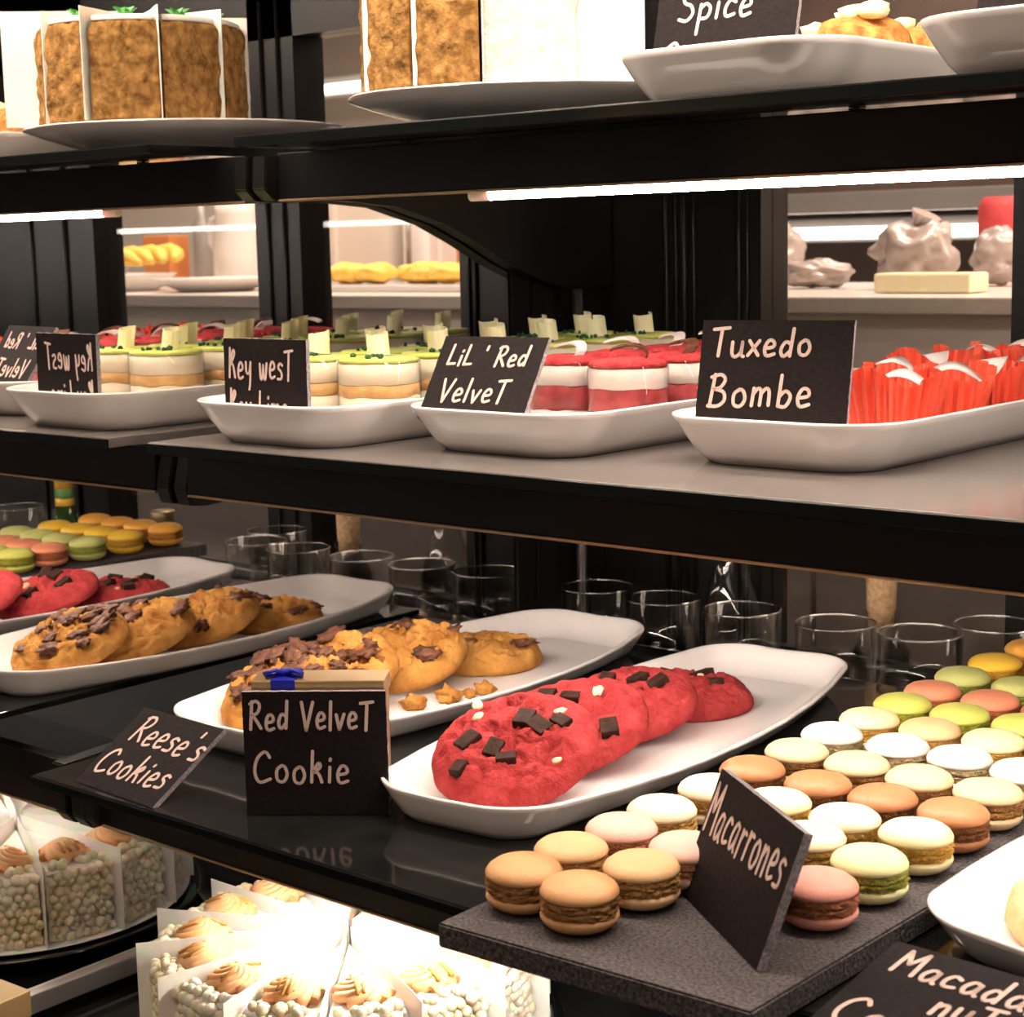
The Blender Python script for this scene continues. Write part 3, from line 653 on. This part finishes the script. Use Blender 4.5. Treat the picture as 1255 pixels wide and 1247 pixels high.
def tux(loc, rz, seed, label, group):
    t = thing('paper_case_dessert', label, 'dessert', loc, rz, group)
    n = 96; rings = []; b = bmesh.new(); rnd = random.Random(seed)
    for j in range(7):
        f = j/6; rg = []
        for k in range(n):
            a = 2*PI*k/n; fl = .0010+.0013*f; r = .023+.0105*f+fl*(1 if (k//2) % 2 else -1)+.003*f*noise.noise(V((math.cos(a), math.sin(a), seed)))
            h = .042*f*(1+.45*noise.noise(V((math.cos(a)*1.2, math.sin(a)*1.2, seed*2+3)))); rg.append(b.verts.new((r*math.cos(a), r*math.sin(a), h)))
        rings.append(rg)
    for j in range(6, -1, -1):
        rg = []
        for v in rings[j]: d = V((v.co.x, v.co.y, 0)).normalized()*.0005; rg.append(b.verts.new(v.co-d+V((0, 0, .0003 if j == 0 else 0))))
        rings.append(rg)
    for A, B in zip(rings, rings[1:]):
        for k in range(n): b.faces.new((A[k], A[(k+1) % n], B[(k+1) % n], B[k]))
    b.faces.new(rings[0][::-1]); b.faces.new(rings[-1])
    obj('paper_case', b, 'red_paper', t)
    obj('chocolate_dome', lathe([(.0, .001), (.0215, .001), (.0225, .010), (.021, .020), (.015, .0285), (.007, .0325), (0, .0335)], 32), 'choc', t)
    for q in range(1):
        b = bmesh.new(); m_ = 12; A = []
        for k in range(m_+1):
            u = k/m_; wv = .0105*math.sin(PI*min(1, u*.9+.12))**.7+.0006; x = -.02+.045*u; z = .030+.016*math.sin(PI*u*.9)
            A.append([b.verts.new((x, -wv, z)), b.verts.new((x, wv, z+.003)), b.verts.new((x, wv, z+.0042)), b.verts.new((x, -wv, z+.0012))])
        for P, Q in zip(A, A[1:]):
            for k in range(4): f = b.faces.new((P[k], P[(k+1) % 4], Q[(k+1) % 4], Q[k])); f.smooth = True
        b.faces.new(A[0]); b.faces.new(A[-1][::-1])
        o = obj('chocolate_leaf', b, 'wave', t); o.rotation_euler = (0, 0, rnd.uniform(-.5, .5)+q*PI*.9); o.location = (0, 0, .004*q)
    return t
k = 0
for r in range(5):
    for s, x in ((0, -.610), (1, -.546)):
        tux((x, 1.012+r*.072+(0 if s else .036), zc+.0005), random.uniform(-1, 1), k*2.7, '%s fluted red paper case with curled leaf, %s pair from the tray front' % (('left', 'right')[s], RN[r]), 'red paper case desserts on the middle shelf'); k += 1

# ------------------------------------------------------------------ top shelf cakes
t = thing('cake_plate', 'round white plate under the tall layer cake on the top shelf', 'plate', (-.8728, 1.0575, ZU+.0006))
obj('plate_body', lathe([(0, 0), (.070, 0), (.074, .002), (.10, .0095), (.128, .0175), (.1455, .0235), (.1462, .0250), (.144, .0255), (.125, .0195), (.10, .0120), (.078, .0080), (0, .0078)], 72), 'china', t)
zk = ZU+.0255
b = lathe([(0, 0), (.104, 0), (.1055, .0008), (.104, .0016), (0, .0016)], 64)
o = obj('cake_board', b, 'paper'); o.location = (-.8812, 1.010, zk-.0016-.0002); tag(o, 'thin scalloped paper disc under the cake slices', 'board')
def wedge(a0, a1, r0, r1, z0, z1, n=8, bump=.0, seed=0, ny=6, rr=.0035):
    """a wedge with a gridded outer face whose surface is roughened"""
    bm = bmesh.new(); cols = []
    for k in range(n+1):
        a = a0+(a1-a0)*k/n; col = []
        for j in range(ny+1):
            f = j/ny; z = z0+(z1-z0)*f; r = r1-(rr*max(0, (f-.9)/.1)**2 if f > .9 else 0)+bump*noise.noise(V((a*14, z*90, seed)))
            col.append(bm.verts.new((r*math.cos(a), r*math.sin(a), z)))
        cols.append(col)
    am = (a0+a1)/2; tip0 = bm.verts.new((r0*math.cos(am), r0*math.sin(am), z0)); tip1 = bm.verts.new((r0*math.cos(am), r0*math.sin(am), z1))
    for A, B in zip(cols, cols[1:]):
        for j in range(ny): f = bm.faces.new((A[j], B[j], B[j+1], A[j+1])); f.smooth = True
        bm.faces.new((A[ny], B[ny], tip1)); bm.faces.new((B[0], A[0], tip0))
    bm.faces.new(cols[0]+[tip1, tip0]); bm.faces.new((cols[-1]+[tip1, tip0])[::-1])
    return bm
def leafy(parent, loc, seed, s=1):
    b = bmesh.new(); rnd = random.Random(seed)
    for k in range(7):
        a = 2*PI*k/7+rnd.uniform(-.3, .3); L = .011*s; p = V(loc)
        q = [p+V((math.cos(a+.6)*.003*s, math.sin(a+.6)*.003*s, .0)), p+V((math.cos(a)*L, math.sin(a)*L, .007*s)), p+V((math.cos(a-.6)*.003*s, math.sin(a-.6)*.003*s, 0)), p+V((0, 0, .006*s))]
        v = [b.verts.new(x) for x in q]; b.faces.new((v[0], v[1], v[3])); b.faces.new((v[1], v[2], v[3])); b.faces.new((v[0], v[2], v[1]))
    blob(b, V(loc)+V((0, 0, .002)), .006*s, seed, .5, 2, (1, 1, .7))
    return obj('green_garnish', b, 'green_leaf', parent)
def sheet(parent, a, ri, ro, z0, z1, name='paper_divider'):
    d = V((math.cos(a), math.sin(a), 0)); nrm = V((-d.y, d.x, 0))*.0003; b = bmesh.new(); N = 8; cols = []
    for k in range(N+1):
        r = ri+(ro-ri)*k/N; w_ = nrm*4*math.sin(k*1.1)*.6; cols.append([b.verts.new(d*r+w_+nrm*s+V((0, 0, z))) for s, z in ((-1, z0), (-1, z1), (1, z1), (1, z0))])
    for A, B in zip(cols, cols[1:]):
        for j in range(4): b.faces.new((A[j], A[(j+1) % 4], B[(j+1) % 4], B[j]))
    b.faces.new(cols[0]); b.faces.new(cols[-1][::-1])
    return obj(name, b, 'paper', parent)
CC = V((-.8812, 1.0025, zk)); NS = 11; CR = .088
bounds = [(2, 44), (44, 86), (86, 128), (128, 168), (168, 207), (207, 247), (247, 279), (279, 311), (311, 362)]
whr = ['right of the coconut slice', 'at the rear right', 'at the back', 'at the rear left', 'left, facing the mirror', 'left front beside the mirror side', 'front left', 'front, beside the coconut slice', 'at the front right']
for i, (b0, b1) in enumerate(bounds):
    a0, a1 = R(b0)+.015, R(b1)-.015; white = i in (0, 8)
    dirn = V((math.cos((a0+a1)/2), math.sin((a0+a1)/2), 0))
    t = thing('cake_slice', '%s slice of the tall cake, %s' % ('white coconut coated' if white else 'brown crumb coated', whr[i]), 'cake', CC+dirn*(.001 if i % 3 else .004), 0, 'slices of the tall cake')
    hh = .083 if not white else .085
    obj('cake_body', wedge(a0, a1, .008, CR, .0005, hh, 22, .0034, i*3.1, 30), 'coconut' if white else 'crumb_cake', t)
    b = wedge(a0+.02, a1-.02, .010, CR-.003, hh+.0002, hh+.0055, 8, .001, i, 3); obj('frosting_top', b, 'frosting', t)
    mid = dirn*(CR*.74); leafy(t, (mid.x, mid.y, hh+.0058), i, 1)
    sheet(t, a0-.012, .012, CR+(.052 if i == 0 else .030 if i == 8 else .0035), .001, hh+(.016 if i in (0, 8) else .012))
# orange crumbed cake bars in the spice tray
for i, (x, y) in enumerate(((-.650, 1.02), (-.580, 1.03), (-.650, 1.115), (-.580, 1.125), (-.650, 1.21), (-.580, 1.22))):
    t = thing('cake_bar', 'orange crumb cake bar with cream top in the spice tray, %s' % ['front left', 'front right', 'middle left', 'middle right', 'back left', 'back right'][i], 'cake', (x, y, ZU+.0058), random.uniform(-.2, .2), 'orange crumb bars in the spice tray')
    b = bmesh.new(); blob(b, (0, 0, .026), .037, i+3, .3, 3, (.85, 1.1, .66), 2); obj('cake_body', b, 'orange_cake', t)
    b = bmesh.new()
    for q in range(7): blob(b, (random.uniform(-.014, .014), random.uniform(-.018, .018), .049+random.uniform(0, .004)), random.uniform(.007, .011), q, .4, 2, (1, 1, .6))
    obj('cream_topping', b, 'white_choc', t)

scaled_section(_start)
# ------------------------------------------------------------------ big cake on the bottom deck
BCX, BCY, BR_ = -.926, .874, .142
t = thing('cake_stand', 'low black round plate under the white ball coated cake', 'plate', (BCX, BCY, ZB+.0005))
obj('plate_body', lathe([(0, 0), (.10, 0), (.13, .004), (.165, .014), (.167, .016), (.163, .0165), (.13, .008), (0, .008)], 64), 'black_glass', t)
zb = ZB+.0175
b = lathe([(0, 0), (.152, 0), (.1535, .0008), (.152, .0016), (0, .0016)], 64); o = obj('cake_board', b, 'paper'); o.location = (BCX, BCY, zb); tag(o, 'thin pale card disc beneath the ball coated cake', 'board')
zb += .0018
ballm = bmesh.new(); bmesh.ops.create_icosphere(ballm, subdivisions=2, radius=1)
base_v = [v.co.copy() for v in ballm.verts]; base_f = [[v.index for v in f.verts] for f in ballm.faces]; ballm.free()
NB = 14; BH = .062
nm14 = ['facing the right', 'right rear', 'rear right', 'at the rear', 'rear, left of centre', 'rear left', 'left rear', 'left, nearest the mirror', 'left, second towards the front', 'front left', 'front, left of centre', 'front centre', 'front right', 'right front']
for i in range(NB):
    a0 = 2*PI*i/NB+.02; a1 = a0+2*PI/NB-.035; am = (a0+a1)/2; d = V((math.cos(am), math.sin(am), 0))
    t = thing('cake_slice', 'ball coated cake slice with peach rosette, %s' % nm14[i], 'cake', V((BCX, BCY, zb))+d*.002, 0, 'slices of the ball coated cake')
    obj('cake_body', wedge(a0, a1, .008, BR_-.003, .0, BH-.004, 10, .001, i*3.1, 8), 'cream', t)
    obj('frosting_top', wedge(a0+.01, a1-.01, .010, BR_-.004, BH-.0038, BH, 8, .0008, i, 3), 'frosting', t)
    vs_, fs_ = [], []; rnd = random.Random(i+50); row = 0; z = .004
    while z < BH+.001:
        step = .0078/(BR_); a = a0+.02+(step/2 if row % 2 else 0)
        while a < a1-.01:
            r = rnd.uniform(.0038, .0054); rr_ = BR_-.0005+rnd.uniform(-.0015, .0015)-(.004 if z > BH-.003 else 0); aa = a+rnd.uniform(-.008, .008); c = V((rr_*math.cos(aa), rr_*math.sin(aa), z+rnd.uniform(-.0015, .0015)))
            n0 = len(vs_); vs_ += [c+v*r for v in base_v]; fs_ += [[q+n0 for q in f] for f in base_f]; a += step
        z += .0068; row += 1
    for q in range(14):                                # some on the top edge
        aa = rnd.uniform(a0+.03, a1-.03); rr_ = BR_-rnd.uniform(.004, .016); r = rnd.uniform(.0034, .005); c = V((rr_*math.cos(aa), rr_*math.sin(aa), BH+.0025)); n0 = len(vs_)
        vs_ += [c+v*r for v in base_v]; fs_ += [[q2+n0 for q2 in f] for f in base_f]
    me = bpy.data.meshes.new('candy_balls'); me.from_pydata(vs_, [], fs_); o = obj('candy_balls', me, 'ball', t, smooth=True); o['kind'] = 'stuff'
    # rosette of peach frosting with swirled ridges
    b = bmesh.new(); cx = d*(BR_*.76)
    for q in range(9):
        pts = []
        for s in range(9):
            u = s/8; ang = q*2*PI/9+u*2.4; r = .0175*(1-u)**.8+.0005; pts.append(cx+V((math.cos(ang)*r*1.1, math.sin(ang)*r, BH+.003+.013*u**.9)))
        tube(b, pts, [.0046*(1-.5*s/8) for s in range(9)], 7)
    obj('rosette', b, 'peach', t)
    b = bmesh.new()
    for q in range(4):
        p0 = cx+V((random.uniform(-.008, .008), random.uniform(-.008, .008), BH+.0155)); tube(b, [p0-d*.012+V((0, 0, -.004)), p0, p0+d*.012+V((0, 0, -.005))], .0013, 6)
    obj('caramel_drizzle', b, 'caramel', t)
    sheet(t, a0-.017, .006, BR_+.013, .0005, BH+.012)

# ------------------------------------------------------------------ tumblers and bottles on the ledge
ZG = -.428
def tumbler(x, y, label, r=.037, h=.0845):
    t = thing('glass_tumbler', label, 'glass', (x, y, ZG), 0, 'clear tumblers in a row behind the plates')
    obj('glass_body', lathe([(0, .0), (r*.80, 0), (r*.88, .003), (r*.96, .03), (r, h-.0014), (r-.0016, h-.0014), (r*.96-.0017, .03), (r*.84, .008), (0, .0065)], 48), 'glass', t)
    obj('rim', tube_ring(r-.0006, h-.0006, .0011), 'glass_rim', t)
    return t
def tube_ring(r, z, q):
    pr = [(r+q*math.cos(2*PI*k/8), z+q*.8*math.sin(2*PI*k/8)) for k in range(8)]; pr.append(pr[0]); b = lathe(pr, 56); bmesh.ops.remove_doubles(b, verts=b.verts, dist=1e-6); return b
GL = [(-1.069, 1.372), (-.981, 1.364), (-.889, 1.362), (-.787, 1.360), (-.707, 1.366), (-.668, 1.434)]
gl_lab = ['clear glass tumbler nearest the black corner upright', 'clear glass tumbler second from the corner upright', 'clear glass tumbler before the tall glass neck, third in the row',
          'clear glass tumbler holding a loose cork', 'clear glass tumbler in front of the corked bottle', 'clear glass tumbler rearmost, behind the rest of the row']
for (x, y), l in zip(GL, gl_lab): tumbler(x, y, l)
def corkpiece(x, y, z, label, rx=0):
    o = obj('cork', lathe([(0, 0), (.0095, 0), (.0105, .001), (.0105, .021), (.0095, .022), (0, .022)], 20), 'cork'); o.location = (x, y, z); o.rotation_euler = (rx, 0, 0); return tag(o, label, 'cork')
corkpiece(-.797, 1.352, ZG+.0075, 'loose cork inside the fourth tumbler')
corkpiece(-.981, 1.356, ZG+.0075, 'loose cork inside the second tumbler')
def corkbottle(x, y, label):
    t = thing('glass_bottle', label, 'bottle', (x, y, ZG))
    obj('bottle_glass', lathe([(0, 0), (.027, 0), (.029, .003), (.029, .040), (.025, .052), (.0165, .060), (.0150, .072), (.0175, .074), (.0175, .080), (.0150, .081), (.0135, .080), (.0135, .062), (.022, .051), (.0265, .040), (.0265, .006), (0, .005)], 40), 'glass', t)
    obj('cork_stopper', lathe([(0, .066), (.0118, .066), (.0125, .081), (.0135, .082), (.0148, .125), (.013, .128), (0, .128)], 28), 'cork', t)
    return t
corkbottle(-.7865, 1.442, 'clear glass bottle closed with a tall cork behind the tumblers')
t = tag(obj('glass_carafe', lathe([(0, 0), (.030, 0), (.033, .004), (.031, .06), (.020, .095), (.0125, .12), (.0105, .16), (.0125, .205), (.0145, .225), (.0130, .225), (.0088, .16), (.011, .12), (.018, .094), (.029, .06), (.030, .008), (0, .006)], 40), 'glass'),
        'tall narrow glass carafe neck behind the third tumbler', 'carafe'); t.location = (-.952, 1.437, ZG)
# things behind the slab end, seen in the mirror
p = mir(ay(80, 622, 1.44))
t = thing('wine_bottle', 'dark green bottle with gold neck band behind the slab end', 'bottle', (p.x, 1.44, ZG))
obj('bottle_glass', lathe([(0, 0), (.026, 0), (.028, .003), (.028, .035), (.022, .050), (.0150, .062), (.0128, .078), (0, .078)], 36), 'green_glass', t)
obj('neck_label', lathe([(.0130, .0782), (.0135, .0785), (.0132, .088), (.0128, .0884)], 32), 'label_gold', t)
obj('green_band', lathe([(.0128, .0886), (.0134, .0889), (.0132, .102), (.0128, .1024)], 32), 'label_green', t)
obj('foil', lathe([(0, .0784), (.0127, .0786), (.0128, .1026), (.0134, .1028), (.0130, .130), (.012, .132), (0, .132)], 32), 'label_gold', t)
p = mir(ay(200, 640, 1.44))
t = thing('spice_jar', 'small jar with bronze metal lid behind the macarons', 'jar', (p.x, 1.44, ZG))
obj('jar_glass', lathe([(0, 0), (.016, 0), (.017, .002), (.017, .066), (.015, .071), (0, .071)], 28), 'glass', t)
obj('lid', lathe([(0, .0715), (.0165, .0715), (.017, .0725), (.017, .087), (.016, .089), (0, .089)], 28), 'jar_lid', t)
for px, l in ((22, 'clear tumbler past the green bottle, reflected at the far left'),):
    p = mir(ay(px, 650, 1.37)); tumbler(p.x, 1.37, l)

# ------------------------------------------------------------------ kitchen behind the case
t = thing('kitchen_counter', 'long pale steel counter in the kitchen behind the case', 'counter', (0, 0, -1.40))
obj('worktop', bx(-2.6, 2.6, 2.15, 2.85, 1.295, 1.318, bev=.003), 'counter', t)
xs_ = -2.6
for k in range(8):
    obj('panel', bx(xs_+k*.65+.004, xs_+(k+1)*.65-.004, 2.18, 2.20, .08, 1.20, bev=.003), 'counter_front', t)
obj('cabinet', bx(-2.58, 2.58, 2.205, 2.83, 0, 1.294), 'counter', t)
ZC = -.0815
def plate_at(p, r, label, name='dinner_plate', h=.02):
    o = obj(name, lathe([(0, 0), (r*.55, 0), (r*.6, .002), (r, h), (r*1.0, h+.002), (r*.97, h+.002), (r*.6, .006), (0, .005)], 40), 'china'); o.location = (p.x, p.y, ZC+.0005); return tag(o, label, 'plate')
def mc(px, py, y): return mir(ay(px, py, y))
plate_at(mc(160, 350, 2.35), .10, 'white bowl with yellow fruit on the kitchen counter', 'serving_bowl', .035)
plate_at(mc(265, 352, 2.35), .13, 'wide white platter on the kitchen counter beside the bowl', 'platter', .025)
p = mc(165, 340, 2.36)
for k in range(4):
    b = bmesh.new(); tube(b, [(-.09, 0, 0), (-.05, .01*k, .012), (0, .014*k, .018), (.05, .01*k, .014), (.09, 0, .004)], [.006, .017, .019, .017, .005], 10); o = obj('banana', b, 'yellow_bun'); o.location = (p.x, p.y-.05+.034*k, ZC+.058+.002*k); o.rotation_euler = (0, 0, .05*k)
    tag(o, 'yellow banana piled in the white bowl on the counter, %s' % ['nearest', 'second', 'third', 'furthest'][k], 'banana', 'bananas in the bowl')
p = mc(292, 335, 2.6)
t = thing('pitcher', 'pale ceramic pitcher on the kitchen counter', 'pitcher', (p.x, p.y, ZC))
obj('pitcher_body', lathe([(0, 0), (.045, 0), (.052, .004), (.055, .08), (.046, .16), (.050, .19), (.046, .19), (.042, .16), (.05, .08), (0, .01)], 32), 'china', t)
obj('handle', tube(bmesh.new(), [(.048, 0, .16), (.085, 0, .15), (.09, 0, .10), (.055, 0, .06)], .007, 8), 'china', t)
for q, (px, m_, w_, h_, l) in enumerate(((205, 'orange_box', .05, .12, 'small orange carton on the kitchen counter'), (140, 'steel', .035, .09, 'steel canister at the counter end'), (250, 'counter_front', .022, .2, 'tall grey bottle beside the pitcher'))):
    p = mc(px, 335, 2.7)
    if q == 0: b = bx(-w_, w_, -w_*.6, w_*.6, 0, h_, bev=.003); nm = 'carton'
    else: b = lathe([(0, 0), (w_, 0), (w_, h_*.7), (w_*.5, h_*.8), (w_*.4, h_), (0, h_)], 24); nm = 'canister' if q == 1 else 'kitchen_bottle'
    o = obj(nm, b, m_); o.location = (p.x, p.y, ZC+.0005); tag(o, l, nm.split('_')[-1])
# tray of buns seen through the second window
p = mc(500, 345, 2.42)
o = obj('baking_tray', bx(-.30, .30, -.11, .11, 0, .012, bev=.003), 'china'); o.location = (p.x, p.y, ZC+.0005); tag(o, 'long pale tray of yellow buns on the kitchen counter', 'tray')
for k in range(9):
    b = bmesh.new(); blob(b, (0, 0, 0), .034, k+70, .3, 3, (1.3, 1, .6)); o = obj('bun', b, 'yellow_bun'); o.location = (p.x-.26+k*.065, p.y+.03*math.sin(k*2), ZC+.032)
    tag(o, '%s yellow bun from the left end of the kitchen tray' % ['first', 'second', 'third', 'fourth', 'fifth', 'sixth', 'seventh', 'eighth', 'ninth'][k], 'bun', 'yellow buns on the kitchen tray')
# bright appliance and boxes against the rear wall
for q, (px0, px1, y, z0, z1, m_, nm, l) in enumerate(((372, 412, 2.95, -1.40, .18, 'wall', 'fridge', 'tall pale fridge behind the kitchen tray'), (500, 540, 3.18, -1.40, .22, 'china', 'freezer', 'white upright freezer by the rear wall'), (565, 592, 3.0, -1.40, .10, 'orange_box', 'storage_rack', 'orange storage unit at the kitchen rear'))):
    a, b_ = mc(px0, 300, y).x, mc(px1, 300, y).x; a, b_ = min(a, b_), max(a, b_)
    t = thing(nm, l, nm.replace('_', ' '), ((a+b_)/2, y, z0)); w2 = (b_-a)/2
    obj('cabinet', bx(-w2, w2, .0, .4, 0, z1-z0, bev=.01), m_, t); obj('door', bx(-w2+.01, w2-.01, -.03, -.001, .1, z1-z0-.02, bev=.006), m_, t)
    obj('handle', tube(bmesh.new(), [(w2-.05, -.05, (z1-z0)*.8), (w2-.05, -.05, (z1-z0)*.95)], .008, 8), 'steel', t)
# wrapped loaves and a block for reflected cakes, in direct view at the first window
def direct(px, py, y): return ay(px, py, y)
for q, (px, y, r, sc, l) in enumerate(((1120, 2.45, .055, (1.15, .8, .95), 'large clear plastic bag of bread slumped on the counter'), (1000, 2.5, .042, (1.5, .9, .55), 'low white wrapped loaf on the counter at the window edge'), (1222, 2.6, .045, (.9, .8, 1.0), 'pale rounded bag beside the plastic one'), (958, 2.76, .045, (.9, .8, 1.1), 'white paper sack behind the loaf'))):
    p = direct(px, 350, y); b = bmesh.new(); blob(b, (0, 0, r*sc[2]), r, q+90, .32, 4, sc, 2.4); zl = min(v.co.z for v in b.verts)
    if q == 0: tube(b, [(.0, 0, r*1.0), (.012, 0, r*1.7), (.02, 0, r*2.0)], [.036, .014, .024], 10)
    o = obj('bread_bag', b, 'plastic_bag'); o.location = (p.x, p.y, ZC+.0005-zl); tag(o, l, 'bag')
p = direct(1140, 385, 2.3); o = obj('cake_reflection', bx(-.075, .075, -.03, .03, 0, .028, bev=.004), 'white_choc'); o.location = (p.x, p.y, ZC+.0005); tag(o, 'pale yellow block standing in for cakes reflected in the window', 'box')  # solid block in place of the yellow cakes the glass reflects
p = direct(1235, 260, 2.9); o = obj('red_canister', lathe([(0, 0), (.06, 0), (.062, .004), (.062, .16), (.05, .18), (0, .18)], 28), 'red_cloth'); o.location = (p.x, p.y, ZC+.0005); o.scale = (.8, .8, .8); tag(o, 'red canister at the right window edge', 'canister')
# kitchen lamps under a shelf: long tube fittings
for q, (x0_, x1_, y, z, l) in enumerate(((-2.25, -1.50, 3.2, .008, 'long glowing kitchen tube lamp seen through the window'), (.85, 1.35, 3.2, .405, 'short glowing kitchen tube lamp high on the rear wall'))):
    t = thing('tube_lamp', l, 'lamp', (0, y, z))
    obj('lamp_tube', tube(bmesh.new(), [(x0_, 0, 0), (x1_, 0, 0)], .012, 10), 'kitchen_tube', t)
    obj('fitting', bx(x0_-.02, x1_+.02, .013, .05, -.02, .03, bev=.003), 'steel', t)
o = struct('trim_10', bx(-3, 3, 3.25, 3.6, .62, 1.0), 'counter_front')
t = thing('kitchen_backdrop', 'added dark hood along the kitchen wall', 'backdrop', (-1.85, 3.28, .06))  # added dark mass behind the window so the reflected amber lamps show
obj('backdrop_body', prism(bmesh.new(), [(-.1, .0), (.30, .0), (.30, .75), (.12, .75), (-.1, .10)], -.75, .85, 'x'), 'backdrop', t)
o = obj('darkener', bx(-2.6, -1.0, 3.50, 3.55, -.75, .045, bev=.002), 'wall_dark'); tag(o, 'added wall splashback under the extractor hood', 'panel')  # added dark sheet that tones down the overbright kitchen wall
obj('front_lip', bx(-.75, .85, -.125, -.101, -.012, .03, bev=.003), 'steel', t)
# amber pendant lamps of the shop, reflected in the window glass
for px, l in ((1082, 'amber pendant lamp in the shop, left one reflected in the window'), (1138, 'amber pendant lamp in the shop, right one reflected in the window')):
    d = ray(px, 241); s = 3.2/d.y; p = d*s; y = 2*YW-p.y
    t = thing('pendant_lamp', l, 'lamp', (p.x, y, p.z))
    obj('bulb', lathe([(0, -.03), (.022, -.022), (.03, 0), (.024, .02), (.012, .035), (0, .038)], 20), 'amber', t)
    obj('cord', tube(bmesh.new(), [(0, 0, .038), (0, 0, 2.1-p.z)], .003, 6), 'black_metal', t)
